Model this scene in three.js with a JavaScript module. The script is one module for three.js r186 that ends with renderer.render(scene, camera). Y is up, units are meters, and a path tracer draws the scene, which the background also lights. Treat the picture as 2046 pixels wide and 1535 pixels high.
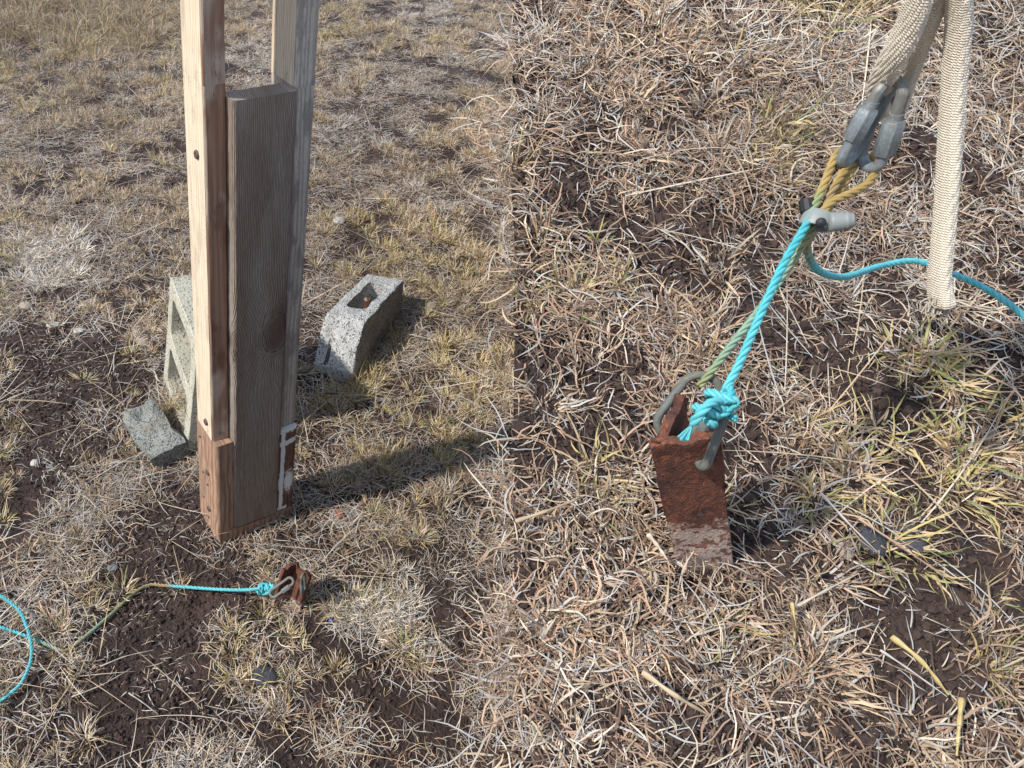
import * as THREE from 'three';
import { mergeGeometries, mergeVertices, toCreasedNormals } from 'three/addons/utils/BufferGeometryUtils.js';
import { TessellateModifier } from 'three/addons/modifiers/TessellateModifier.js';
import { Brush, Evaluator, SUBTRACTION } from 'three-bvh-csg';

// ---------------------------------------------------------------- camera, sky, sun, exposure
const scene = new THREE.Scene();
const FOCAL = 1600, PITCH = THREE.MathUtils.degToRad(40), EYE = 1.6;          // focal length in photograph pixels
const camera = new THREE.PerspectiveCamera(2 * Math.atan(767.5 / FOCAL) * 180 / Math.PI, 3048 / 1535, 0.05, 2000);
camera.position.set(0, EYE, 0);
camera.rotation.set(-PITCH, 0, 0);
camera.setViewOffset(3048, 1535, 1002, 0, 2046, 1535);                       // shifted lens: the post stands under the optical axis
const SUN_EL = THREE.MathUtils.degToRad(43), SUN_AZ = THREE.MathUtils.degToRad(-20);
const sunDir = new THREE.Vector3(-Math.cos(SUN_AZ) * Math.cos(SUN_EL), Math.sin(SUN_EL), -Math.sin(SUN_AZ) * Math.cos(SUN_EL));
{ // thinly hazy sky: pale at the horizon, soft blue overhead, a broad brightening towards the sun
  const W = 256, H = 128, d = new Float32Array(W * H * 4);
  for (let j = 0; j < H; j++) for (let i = 0; i < W; i++) {
    const el = ((j + 0.5) / H - 0.5) * Math.PI, az = ((i + 0.5) / W - 0.5) * 2 * Math.PI, y = Math.sin(el), c = Math.cos(el);
    const toSun = Math.cos(az) * c * sunDir.x + y * sunDir.y + Math.sin(az) * c * sunDir.z, t = Math.pow(Math.max(0, y), 0.55), glow = 0.35 * Math.pow(Math.max(0, toSun), 6);
    const rgb = y < 0 ? [0.3, 0.26, 0.22] : [0.73 - 0.36 * t + glow, 0.79 - 0.27 * t + glow * 0.97, 0.93 - 0.12 * t + glow * 0.93];
    d.set([...rgb.map((v) => v * 0.8), 1], (j * W + i) * 4);
  }
  const sky = new THREE.DataTexture(d, W, H, THREE.RGBAFormat, THREE.FloatType); sky.mapping = THREE.EquirectangularReflectionMapping; sky.magFilter = sky.minFilter = THREE.LinearFilter; sky.needsUpdate = true;
  scene.background = sky; scene.environment = sky;
}
const sun = new THREE.DirectionalLight(new THREE.Color(1, 0.965, 0.92), 3.7);
sun.position.copy(sunDir).multiplyScalar(12).add(new THREE.Vector3(0, 0, -1.5)); sun.target.position.set(0, 0, -1.5);
sun.castShadow = true; sun.shadow.mapSize.set(4096, 4096); sun.shadow.radius = 5;
Object.assign(sun.shadow.camera, { left: -5, right: 5, top: 5, bottom: -5, near: 0.5, far: 30 });
scene.add(sun, sun.target);
const renderer = new THREE.WebGLRenderer({ antialias: true });
renderer.toneMapping = THREE.LinearToneMapping; renderer.toneMappingExposure = 1.3;
renderer.shadowMap.enabled = true; renderer.shadowMap.type = THREE.PCFSoftShadowMap;

// ---------------------------------------------------------------- helpers
let seed = 7;
const rnd = () => { seed = (seed + 0x6d2b79f5) | 0; let t = Math.imul(seed ^ (seed >>> 15), 1 | seed); t = (t + Math.imul(t ^ (t >>> 7), 61 | t)) ^ t; return ((t ^ (t >>> 14)) >>> 0) / 4294967296; };
const rr = (a, b) => a + (b - a) * rnd();
const V = (x, y, z) => new THREE.Vector3(x, y, z);
const { clamp, lerp, smoothstep } = THREE.MathUtils;
const h3 = (x, y, z) => { let n = Math.imul(x, 374761393) ^ Math.imul(y, 668265263) ^ Math.imul(z, 2147483647 ^ 1274126177); n = Math.imul(n ^ (n >>> 13), 1274126177); return ((n ^ (n >>> 16)) >>> 0) / 4294967296; };
const fade = (t) => t * t * (3 - 2 * t);
function noise3(x, y, z = 0, per = 0) {
  const X = Math.floor(x), Y = Math.floor(y), Z = Math.floor(z), u = fade(x - X), v = fade(y - Y), w = fade(z - Z);
  const m = (a) => per ? ((a % per) + per) % per : a, c = (i, j, k) => h3(m(X + i), m(Y + j), Z + k);
  return lerp(lerp(lerp(c(0, 0, 0), c(1, 0, 0), u), lerp(c(0, 1, 0), c(1, 1, 0), u), v), lerp(lerp(c(0, 0, 1), c(1, 0, 1), u), lerp(c(0, 1, 1), c(1, 1, 1), u), v), w);
}
function fbm(x, y, z = 0, oct = 4, per = 0) { let s = 0, a = 0.5, n = 0; for (let i = 0; i < oct; i++) { s += a * noise3(x, y, z + i * 17, per); n += a; a *= 0.5; x *= 2; y *= 2; z *= 2; per *= 2; } return s / n; }
const C = FOCAL, cp = Math.cos(PITCH), sp = Math.sin(PITCH);
const ray = (px, py) => { const x = (px - 522) / C, y = -(py - 767.5) / C; return V(x, y * cp - sp, -(cp + y * sp)); };
const at = (px, py, depth) => ray(px, py).multiplyScalar(depth).add(V(0, EYE, 0));                // a point of the photograph at a depth
const onGround = (px, py, h = 0) => { const r = ray(px, py); return r.multiplyScalar((h - EYE) / r.y).add(V(0, EYE, 0)); };
// the bank on the right: a slope of 23 degrees
const SLOPE = Math.tan(23 * Math.PI / 180), BANK0 = EYE - 0.962 / Math.cos(23 * Math.PI / 180);
const bankN = V(0, Math.cos(23 * Math.PI / 180), Math.sin(23 * Math.PI / 180));
const onBank = (px, py, h = 0) => { const r = ray(px, py), n = bankN, d = (-0.962 + h) / r.dot(n); return r.multiplyScalar(d).add(V(0, EYE, 0)); };

const taken = {};
function numbered(name) { const k = taken[name] = (taken[name] ?? -1) + 1; return k ? name + '_' + String(k).padStart(3, '0') : name; }
function tag(o, label, category, group, kind) { o.userData.label = label; o.userData.category = category; if (group) o.userData.group = group; if (kind) o.userData.kind = kind; return o; }
function thing(name, label, category, pos = V(0, 0, 0), group) { const g = new THREE.Group(); g.name = numbered(name); g.position.copy(pos); scene.add(g); return tag(g, label, category, group); }
function mesh(name, geo, mat, parent = scene) { const m = new THREE.Mesh(geo, mat); m.name = parent === scene ? numbered(name) : name; m.castShadow = m.receiveShadow = true; parent.add(m); return m; }
function inLocal(geo, parent) { parent.updateMatrixWorld(true); return geo.applyMatrix4(parent.matrixWorld.clone().invert()); }   // world geometry into a thing's own axes

function makeTex(w, h, fn, repeat = [1, 1]) {
  const c = new Uint8Array(w * h * 4), b = new Uint8Array(w * h * 4);
  for (let j = 0; j < h; j++) for (let i = 0; i < w; i++) {
    const p = fn((i + 0.5) / w, (j + 0.5) / h), o = (j * w + i) * 4;
    for (let k = 0; k < 3; k++) { c[o + k] = clamp(p[k], 0, 1) * 255; b[o + k] = clamp(p[3], 0, 1) * 255; }
    c[o + 3] = b[o + 3] = 255;
  }
  const mk = (d, srgb) => { const t = new THREE.DataTexture(d, w, h); t.wrapS = t.wrapT = THREE.RepeatWrapping; t.magFilter = THREE.LinearFilter; t.minFilter = THREE.LinearMipmapLinearFilter; t.generateMipmaps = true; if (srgb) t.colorSpace = THREE.SRGBColorSpace; t.repeat.set(...repeat); t.needsUpdate = true; return t; };
  return { map: mk(c, true), bump: mk(b, false) };
}
const mixc = (a, b, t) => [lerp(a[0], b[0], t), lerp(a[1], b[1], t), lerp(a[2], b[2], t)];
const sc = (a, k) => a.map((x) => x * k);

// ---------------------------------------------------------------- materials
// soil: dark red-brown crumbs, 0.6 m a tile
const soilT = makeTex(1024, 1024, (u, v) => {
  const n = fbm(u * 6, v * 6, 1, 5, 6), f = fbm(u * 60, v * 60, 5, 3, 60), g = noise3(u * 200, v * 200, 9, 200), cr = Math.abs(fbm(u * 26, v * 26, 22, 3, 26) - 0.5) * 2;
  let c = mixc([0.15, 0.112, 0.098], [0.265, 0.20, 0.172], n * 0.5 + f * 0.6); c = sc(c, 0.8 + 0.35 * g); c = mixc(c, [0.32, 0.25, 0.215], smoothstep(fbm(u * 9, v * 9, 61, 4, 9), 0.52, 0.66) * 0.55);
  if (h3(Math.floor(u * 300), Math.floor(v * 300), 4) > 0.992) c = [0.5, 0.43, 0.37];
  return [...c, f * 0.5 + g * 0.25 + Math.min(1, cr * 3) * 0.25];
}, [1 / 0.6, 1 / 0.6]);
const soilMat = new THREE.MeshStandardMaterial({ map: soilT.map, bumpMap: soilT.bump, bumpScale: 0.008, roughness: 1 });
const clodMat = new THREE.MeshStandardMaterial({ color: new THREE.Color().setRGB(0.050, 0.031, 0.024), roughness: 1 });

function grain(u, v, lines, wob, s) { return u * lines + (fbm(u * 5, v * 3, s, 3) - 0.5) * wob; }
// pale new pine, 0.1 m x 0.8 m a tile
const pineT = makeTex(512, 1024, (u, v) => {
  const q = grain(u, v, 14, 2.2, 3), r = 0.5 + 0.5 * Math.sin(q * 6.283), fine = noise3(u * 220, v * 14, 8), blot = fbm(u * 4, v * 8, 31, 4);
  let c = mixc([0.92, 0.86, 0.75], [0.82, 0.71, 0.57], Math.pow(r, 2.5) * 0.75); c = sc(c, 0.93 + 0.1 * fine); c = mixc(c, [0.72, 0.63, 0.54], smoothstep(blot, 0.55, 0.8) * 0.5);
  if (noise3(u * 90, v * 160, 44) > 0.9 && blot > 0.52) c = sc(c, 0.72);
  return [...c, r * 0.4 + fine * 0.6];
}, [1 / 0.1, 1 / 0.8]);
// the brown broad face of the uprights: stained and mill-skinned
const stainT = makeTex(512, 1024, (u, v) => {
  const q = grain(u, v, 10, 1.5, 13), r = 0.5 + 0.5 * Math.sin(q * 6.283), fine = noise3(u * 240, v * 12, 18), blot = fbm(u * 3, v * 7, 41, 4), pale = smoothstep(fbm(u * 2.5, v * 5, 77, 4), 0.5, 0.62);
  let c = mixc([0.66, 0.52, 0.42], [0.53, 0.385, 0.30], r * 0.6); c = mixc(c, [0.79, 0.72, 0.64], pale * 0.75); c = mixc(c, [0.42, 0.27, 0.20], smoothstep(blot, 0.56, 0.72) * 0.6); c = sc(c, 0.9 + 0.16 * fine);
  if (noise3(u * 60, v * 110, 4) > 0.9 && pale > 0.3) c = sc(c, 0.7);
  return [...c, r * 0.3 + fine * 0.5 + pale * 0.2];
}, [1 / 0.14, 1 / 0.8]);
// weathered front plank with a knot: the texture covers the face once, 0.118 m x 1.11 m
const PW = 0.1235, PH = 1.105, KX = 0.09, KY = 0.575;
const plankT = makeTex(512, 2048, (u, v) => {
  const x = u * PW, y = v * PH, gx = x - KX, gy = y - KY, r = Math.hypot(gx, gy * 0.62) * (0.86 + 0.3 * fbm(u * 5 + 3, v * 14, 90, 2)) , w = Math.exp(-Math.pow(r / 0.05, 2));
  const wob = (fbm(u * 2.2, v * 7, 3, 4) - 0.5) * 0.012;
  const push = 0.021 * Math.sign(gx + 0.0001) * (1 - Math.exp(-Math.abs(gx) / 0.014)) * Math.exp(-Math.pow(gy / 0.085, 2));
  const field = lerp((x - push + wob) / 0.0033, r / 0.0036, smoothstep(w, 0.5, 0.7));
  const ring = 0.5 + 0.5 * Math.sin(field * 6.283), fine = noise3(u * 300, v * 90, 8), blot = fbm(u * 3, v * 6, 31, 4), lo = fbm(u * 1.5, v * 3, 61, 3);
  let c = mixc([0.66, 0.595, 0.53], [0.46, 0.40, 0.345], Math.pow(ring, 1.6)); c = mixc(c, [0.50, 0.41, 0.345], smoothstep(blot, 0.45, 0.7) * 0.5); c = mixc(c, [0.65, 0.61, 0.57], smoothstep(lo, 0.5, 0.7) * 0.4);
  c = sc(c, 0.9 + 0.2 * fine);
  const k = 1 - smoothstep(r, 0.018, 0.033), halo = smoothstep(fbm(u * 6, v * 22, 70, 3), 0.42, 0.6) * Math.exp(-Math.pow(gy / 0.07, 2)) * smoothstep(x, 0.06, 0.105); c = mixc(c, [0.35, 0.25, 0.20], Math.max(k * 0.5 * (0.6 + 0.8 * blot), halo * 0.75));
  if (Math.abs(r - 0.029) < 0.0007 && noise3(u * 30, v * 60, 3) > 0.35) c = sc(c, 0.35);
  const ck = Math.abs(gx + 0.025 + 0.006 * Math.sin(gy * 60)) < 0.0005 && gy > -0.06 && gy < 0.06 ? 1 : 0; if (ck) c = sc(c, 0.5);
  return [...c, ring * 0.55 + fine * 0.35 - k * 0.1 - ck * 0.5 + 0.1];
}, [1 / PW, 1 / PH]);
// reddish foot block
const redT = makeTex(512, 512, (u, v) => {
  const q = grain(u, v, 7, 2.4, 23), r = 0.5 + 0.5 * Math.sin(q * 6.283), fine = noise3(u * 200, v * 20, 8), blot = fbm(u * 4, v * 4, 31, 4);
  let c = mixc([0.68, 0.545, 0.445], [0.53, 0.395, 0.31], Math.pow(r, 2)); c = mixc(c, [0.57, 0.47, 0.39], smoothstep(blot, 0.5, 0.7) * 0.7); c = sc(c, 0.9 + 0.18 * fine);
  return [...c, r * 0.4 + fine * 0.6];
}, [1 / 0.12, 1 / 0.4]);
// grey weathered pine of the right upright
const greyT = makeTex(512, 1024, (u, v) => {
  const q = grain(u, v, 12, 1.6, 53), r = 0.5 + 0.5 * Math.sin(q * 6.283), fine = noise3(u * 230, v * 40, 8), blot = fbm(u * 5, v * 16, 31, 5), m = noise3(u * 60, v * 180, 2);
  let c = mixc([0.77, 0.73, 0.67], [0.62, 0.57, 0.51], Math.pow(r, 1.6) * 0.8); c = mixc(c, [0.54, 0.51, 0.48], smoothstep(blot, 0.5, 0.66) * 0.6); c = sc(c, 0.9 + 0.12 * fine + 0.1 * m);
  return [...c, r * 0.3 + fine * 0.4 + m * 0.3];
}, [1 / 0.12, 1 / 0.8]);
const wood = (t, bump = 0.0012, rough = 0.85) => new THREE.MeshStandardMaterial({ map: t.map, bumpMap: t.bump, bumpScale: bump, roughness: rough });
const pineMat = wood(pineT), stainMat = wood(stainT), plankMat = wood(plankT, 0.0022, 0.9), redMat = wood(redT, 0.001), greyMat = wood(greyT, 0.001, 0.9);
// brown foot block with brushed white paint
const paintT = makeTex(256, 1024, (u, v) => {
  const t = 1 - v, q = grain(u, v, 6, 1.2, 83), r = 0.5 + 0.5 * Math.sin(q * 6.283), fine = noise3(u * 120, v * 30, 8), st = noise3(u * 26, v * 300, 5), edge = (fbm(u * 8, v * 40, 6, 3) - 0.5);
  let c = sc(mixc([0.47, 0.34, 0.28], [0.36, 0.25, 0.20], r), 0.88 + 0.24 * fine), w = 0;
  if (u < 0.25 + edge * 0.12 && t > 0.02) w = 1;
  const y = 0.235 - 0.05 * u; if (Math.abs(t - y) < 0.027 + edge * 0.02) w = 1;
  if (t < 0.10 + edge * 0.06) w = 1;
  if (u > 0.3 + edge * 0.2 && u < 0.86 && Math.hypot((u - 0.58) / 0.4, (t - 0.665) / 0.15) + (st - 0.5) * 0.9 < 0.82) w = 1;
  if (t > 0.965 + edge * 0.03 && u < 0.55) w = 1;
  if (w) c = sc([0.93, 0.93, 0.92], 0.94 + 0.06 * st);
  return [...c, w ? 0.8 + 0.2 * st : r * 0.3 + fine * 0.3];
}, [1 / 0.044, 1 / 0.3]);
const paintMat = wood(paintT, 0.001, 0.7);
const paintWhite = new THREE.MeshStandardMaterial({ color: 0xebebe8, roughness: 0.75 });
// concrete
const concT = (a, b, s) => makeTex(512, 512, (u, v) => {
  const n = fbm(u * 5, v * 5, s, 5, 5), f = fbm(u * 40, v * 40, s + 3, 3, 40), g = noise3(u * 110, v * 110, s + 5, 110), pit = smoothstep(noise3(u * 55, v * 55, s + 8, 55), 0.74, 0.84), st = smoothstep(fbm(u * 3, v * 3, s + 40, 4, 3), 0.52, 0.7);
  let c = mixc(a, b, n * 0.7 + f * 0.4); c = sc(c, 0.88 + 0.24 * g); c = mixc(c, sc(b, 0.62), pit * 0.7); c = mixc(c, [0.55, 0.47, 0.38], st * 0.35);
  return [...c, f * 0.4 + g * 0.4 + 0.2 - pit * 0.5];
}, [1 / 0.22, 1 / 0.22]);
const concA = concT([0.80, 0.78, 0.70], [0.66, 0.64, 0.57], 11), concB = concT([0.82, 0.82, 0.80], [0.60, 0.59, 0.565], 51), concC = concT([0.62, 0.625, 0.59], [0.44, 0.445, 0.415], 91);
const conc = (t, b) => new THREE.MeshStandardMaterial({ map: t.map, bumpMap: t.bump, bumpScale: b, roughness: 0.95 });
const concAMat = conc(concA, 0.0022), concBMat = conc(concB, 0.006), concCMat = conc(concC, 0.006);
// rust, v runs up the stake: dried pale mud with its own ragged edge near the foot
const rustTex = (mud) => makeTex(512, 1024, (u, v) => {
  const n = fbm(u * 6, v * 12, 3, 5), f = fbm(u * 40, v * 80, 7, 3), g = noise3(u * 120, v * 240, 9), sp2 = smoothstep(fbm(u * 18, v * 36, 33, 3), 0.58, 0.68);
  let c = mixc([0.33, 0.215, 0.175], [0.51, 0.315, 0.235], n * 0.5 + f * 0.55); c = mixc(c, [0.60, 0.34, 0.21], smoothstep(f, 0.56, 0.75) * 0.6); c = mixc(c, [0.24, 0.16, 0.155], smoothstep(n, 0.55, 0.72) * 0.6);
  const m = smoothstep(mud - v + (n - 0.5) * 0.22 + (f - 0.5) * 0.12, -0.02, 0.05); c = mixc(c, mixc([0.82, 0.75, 0.69], [0.70, 0.60, 0.53], f), m * 0.95 * (1 - sp2 * 0.75));
  return [...sc(c, 0.88 + 0.24 * g), f * 0.6 + g * 0.4];
});
const rustA = rustTex(0.42), rustB = rustTex(0.35);
const rustAMat = new THREE.MeshStandardMaterial({ map: rustA.map, bumpMap: rustA.bump, bumpScale: 0.0018, roughness: 0.9, metalness: 0.05 });
const rustBMat = new THREE.MeshStandardMaterial({ map: rustB.map, bumpMap: rustB.bump, bumpScale: 0.0018, roughness: 0.9, metalness: 0.05 });
const galvT = makeTex(256, 256, (u, v) => { const n = fbm(u * 6, v * 6, 2, 4, 6), g = noise3(u * 60, v * 60, 4, 60), d = smoothstep(fbm(u * 4, v * 4, 12, 4, 4), 0.5, 0.68); let c = mixc([0.60, 0.63, 0.64], [0.47, 0.50, 0.51], n); c = mixc(c, [0.52, 0.48, 0.41], d * 0.5); return [...sc(c, 0.92 + 0.16 * g), n * 0.5 + g * 0.5]; }, [1, 1]);
const galvMat = new THREE.MeshStandardMaterial({ map: galvT.map, bumpMap: galvT.bump, bumpScale: 0.0004, roughness: 0.5, metalness: 0.25 });
const dullMat = new THREE.MeshStandardMaterial({ map: galvT.map, bumpMap: galvT.bump, bumpScale: 0.0006, color: 0xd4d0c4, roughness: 0.65, metalness: 0.15 });
const boltMat = new THREE.MeshStandardMaterial({ color: 0x6d5f58, roughness: 0.6, metalness: 0.5 });
const plasticMat = new THREE.MeshStandardMaterial({ color: 0x858a86, roughness: 0.5 });
const blackMat = new THREE.MeshStandardMaterial({ color: 0x1e1f22, roughness: 0.6 });
const ropeMat = new THREE.MeshStandardMaterial({ vertexColors: true, roughness: 0.6 });
const cottonT = makeTex(256, 512, (u, v) => { const a = 0.5 + 0.5 * Math.sin((u * 3 + v * 26) * 6.283), b = noise3(u * 60, v * 160, 3), n = fbm(u * 5, v * 9, 8, 4); const c = mixc([0.91, 0.87, 0.79], [0.80, 0.73, 0.63], (1 - a) * 0.22 + n * 0.4 - 0.1); return [...sc(c, 0.92 + 0.12 * b), a * 0.7 + b * 0.3]; });
const cottonMat = new THREE.MeshStandardMaterial({ map: cottonT.map, bumpMap: cottonT.bump, bumpScale: 0.0006, roughness: 1 });
const fuzzMat = new THREE.MeshStandardMaterial({ color: 0xefe4d0, roughness: 1, side: THREE.DoubleSide });
const grassMat = new THREE.MeshStandardMaterial({ vertexColors: true, roughness: 0.75, side: THREE.DoubleSide });

// ---------------------------------------------------------------- terrain
const PITL = onGround(566, 1214), PITR = onBank(1400, 1118);                      // the stakes stand in small pits
const groundY = (x, z) => 0.018 * (fbm(x * 1.1 + 40, z * 1.1 + 40, 2, 3) - 0.5) + 0.02 * (fbm(x * 9 + 11, z * 9, 5, 3) - 0.5) - 0.03 * Math.exp(-(((x - PITL.x) ** 2 + (z - PITL.z) ** 2) / 0.0016));
function spread(a0, a1, fine, fineTo, grow) {   // grid lines: fine steps inside [a0, fineTo] growing beyond
  const l = []; let x = a0, s = fine; while (x < a1) { l.push(x); if (x >= fineTo) s *= grow; x += s; } l.push(a1); return l;
}
{
  const zs = [...spread(0.2, 500, 0.04, 9, 1.3).reverse().map((a) => -a), ...spread(0.2, 500, 0.04, 1.5, 1.4).slice(1).map((a) => a - 0.4)];
  const half = spread(0, 500, 0.04, 4, 1.35), xs = [...half.slice(1).reverse().map((a) => -a), ...half];
  const pos = [], uv = [], idx = [];
  for (const z of zs) for (const x of xs) { pos.push(x, groundY(x, z), z); uv.push(x, z); }
  for (let j = 0; j < zs.length - 1; j++) for (let i = 0; i < xs.length - 1; i++) { const a = j * xs.length + i, b = a + 1, c = a + xs.length, d = c + 1; idx.push(a, c, b, b, c, d); }
  const g = new THREE.BufferGeometry(); g.setAttribute('position', new THREE.Float32BufferAttribute(pos, 3)); g.setAttribute('uv', new THREE.Float32BufferAttribute(uv, 2)); g.setIndex(idx); g.computeVertexNormals();
  mesh('ground', g, soilMat).userData.kind = 'structure';
}
const CREST = (1023 - 522) / C;
const bankTop = (g) => { const y = BANK0 + SLOPE * g, cap = BANK0 + SLOPE * 2.3; const s = g < 1.8 ? y : lerp(y, cap, smoothstep(g, 1.8, 2.6)); return Math.min(s, cap) * (1 - smoothstep(g, 3.2, 4.6)); };
const crestX = (g, y) => CREST * (g * cp + (EYE - y) * sp);
const bankBump = (x, g) => 0.016 * (fbm(x * 7 + 5, g * 7, 9, 3) - 0.5) + 0.006 * (fbm(x * 26, g * 26, 4, 3) - 0.5) - 0.045 * Math.exp(-(((x - PITR.x) ** 2 + (-g - PITR.z) ** 2) / 0.0024));
const bankY = (x, g) => bankTop(g) * (1 - smoothstep(x, 2.2, 4.2)) + bankBump(x, g);
{
  const gs = []; for (let g = -1.32; g < 4.7; g += (g > 0.1 && g < 1.9) ? 0.011 : 0.06) gs.push(g);
  const across = []; for (let t = 0; t < 4.3; t += t < 0.03 ? 0.006 : t < 1.15 ? 0.0115 : 0.08) across.push(t);
  const FACE = 60, pos = [], uv = [], idx = [], W = FACE + across.length;
  for (const g of gs) {
    const yt = Math.max(0.0, bankTop(g)), xc = crestX(g, yt) + 0.012 * (fbm(g * 9, 3, 1, 3) - 0.5) + 0.006;
    for (let k = 0; k < FACE; k++) {                                         // the cut face, leaning out over its foot
      const t = k / FACE, y = lerp(-0.08, yt - 0.004, t), n = (fbm(g * 6, y * 9, 20, 4) - 0.42) * 0.14 + (fbm(g * 30, y * 30, 2, 2) - 0.5) * 0.03;
      pos.push(crestX(g, y) + 0.045 * Math.sin(Math.min(1, (1 - t) * 4) * 1.57) + Math.max(-0.02, n) * (1 - Math.pow(t, 8)) + 0.006, y, -g); uv.push(g, y);
    }
    for (const t of across) { const x = xc + t; pos.push(x, (yt > 0.01 ? bankY(x, g) - 0.01 * Math.exp(-t / 0.008) : -0.03), -g); uv.push(g, yt + t); }
  }
  for (let j = 0; j < gs.length - 1; j++) for (let i = 0; i < W - 1; i++) { const a = j * W + i, b = a + 1, c = a + W, d = c + 1; idx.push(a, c, b, b, c, d); }
  const geo = new THREE.BufferGeometry(); geo.setAttribute('position', new THREE.Float32BufferAttribute(pos, 3)); geo.setAttribute('uv', new THREE.Float32BufferAttribute(uv, 2)); geo.setIndex(idx.reverse()); geo.computeVertexNormals();
  const ny = geo.attributes.normal; if (ny.getY(Math.floor(gs.length / 2) * W + FACE + 40) < 0) { geo.setIndex(idx.reverse()); geo.computeVertexNormals(); }
  mesh('bank', geo, soilMat).userData.kind = 'structure';
}

// ---------------------------------------------------------------- timber post
function plank(w, d, y0, y1, { r = 0.003, seg = 40, wob = 0.0012, s = 1, topCut = 0 } = {}) {   // upright board: x 0..w, z 0..-d, u round the girth from the front, v up
  const prof = [], add = (cx, cz, a0) => { for (let k = 0; k <= 3; k++) { const a = a0 + k * Math.PI / 6; prof.push([cx + r * Math.cos(a), cz + r * Math.sin(a)]); } };
  add(w - r, -r, Math.PI / 2 * 1); prof.length = 0;
  const arc = (cx, cz, a0) => { for (let k = 0; k <= 3; k++) { const a = a0 - k * Math.PI / 6; prof.push([cx + r * Math.cos(a), cz + r * Math.sin(a)]); } };
  // from the front-left corner along the front (z = 0), then the right side, back, left side
  prof.push([r, 0]); const nF = 10; for (let k = 1; k < nF; k++) prof.push([r + (w - 2 * r) * k / nF, 0]);
  arc(w - r, -r, Math.PI / 2); for (let k = 1; k < 6; k++) prof.push([w, -r - (d - 2 * r) * k / 6]);
  arc(w - r, -d + r, 0); for (let k = 1; k < 6; k++) prof.push([w - r - (w - 2 * r) * k / 6, -d]);
  arc(r, -d + r, -Math.PI / 2); for (let k = 1; k < 6; k++) prof.push([0, -d + r + (d - 2 * r) * k / 6]);
  arc(r, -r, Math.PI);
  const n = prof.length, u = [0]; for (let k = 1; k < n; k++) u.push(u[k - 1] + Math.hypot(prof[k][0] - prof[k - 1][0], prof[k][1] - prof[k - 1][1]));
  const pos = [], uv = [], idx = [];
  for (let j = 0; j <= seg; j++) for (let k = 0; k < n; k++) {
    const [px, pz] = prof[k], y = lerp(y0, y1, j / seg), e = (q) => (fbm(px * 30 + q, y * 6, s + pz * 30, 3) - 0.5) * 2 * wob;
    const chip = r > 0.002 && (Math.abs(px - w / 2) > w / 2 - r * 1.5) ? (fbm(y * 40, px * 90, s + 7, 3) - 0.5) * r * 0.5 : 0;
    pos.push(px + e(1) + chip * Math.sign(w / 2 - px), y + (j === seg ? topCut * Math.sin(px / w * Math.PI) * -0.12 : 0), pz + e(9)); uv.push(u[k], y - y0);
  }
  for (let j = 0; j < seg; j++) for (let k = 0; k < n - 1; k++) { const a = j * n + k, b = a + 1, c = a + n, q = c + 1; idx.push(a, b, c, b, q, c); }
  for (const [row, up] of [[0, 0], [seg, 1]]) {                             // end grain
    const o = pos.length / 3; let cx = 0, cz = 0; for (let k = 0; k < n; k++) { const i = (row * n + k) * 3; pos.push(pos[i], pos[i + 1], pos[i + 2]); uv.push(prof[k][0], prof[k][1] * 0.1); cx += pos[i] / n; cz += pos[i + 2] / n; }
    pos.push(cx, (up ? y1 - topCut : y0), cz); uv.push(w / 2, -d * 0.05); const m = o + n;
    for (let k = 0; k < n - 1; k++) up ? idx.push(o + k, o + k + 1, m) : idx.push(o + k + 1, o + k, m);
  }
  const g = new THREE.BufferGeometry(); g.setAttribute('position', new THREE.Float32BufferAttribute(pos, 3)); g.setAttribute('uv', new THREE.Float32BufferAttribute(uv, 2)); g.setIndex(idx); g.computeVertexNormals(); return g;
}
function rough(geo, amp, freq, max, s = 0, crease = 0.7) {                   // break the flat faces of a solid with lumps
  let g = geo.index ? geo.toNonIndexed() : geo; g = new TessellateModifier(max, 9).modify(g);
  const p = g.attributes.position;
  for (let i = 0; i < p.count; i++) {
    const x = p.getX(i), y = p.getY(i), z = p.getZ(i), q = (o) => (fbm(x * freq + o, y * freq + s, z * freq, 3) - 0.5) * 2 * amp + (fbm(x * freq * 4 + o, y * freq * 4, z * freq * 4 + s, 2) - 0.5) * amp * 0.7;
    p.setXYZ(i, x + q(3), y + q(31), z + q(67));
  }
  g.deleteAttribute('normal'); g.computeVertexNormals(); return toCreasedNormals(g, crease);
}
function boxUV(geo, k = 1) {                                                // uv in metres by the way each face points
  const g = geo.index ? geo.toNonIndexed() : geo, p = g.attributes.position, uv = new Float32Array(p.count * 2), a = V(), b = V(), c = V();
  for (let i = 0; i < p.count; i += 3) {
    a.fromBufferAttribute(p, i); b.fromBufferAttribute(p, i + 1); c.fromBufferAttribute(p, i + 2);
    const n = b.clone().sub(a).cross(c.clone().sub(a)), x = Math.abs(n.x), y = Math.abs(n.y), z = Math.abs(n.z);
    [a, b, c].forEach((q, j) => { const [s, t] = x > y && x > z ? [q.z, q.y] : y > z ? [q.x, q.z] : [q.x, q.y]; uv[(i + j) * 2] = s * k; uv[(i + j) * 2 + 1] = t * k; });
  }
  g.setAttribute('uv', new THREE.BufferAttribute(uv, 2)); return g;
}
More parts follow.
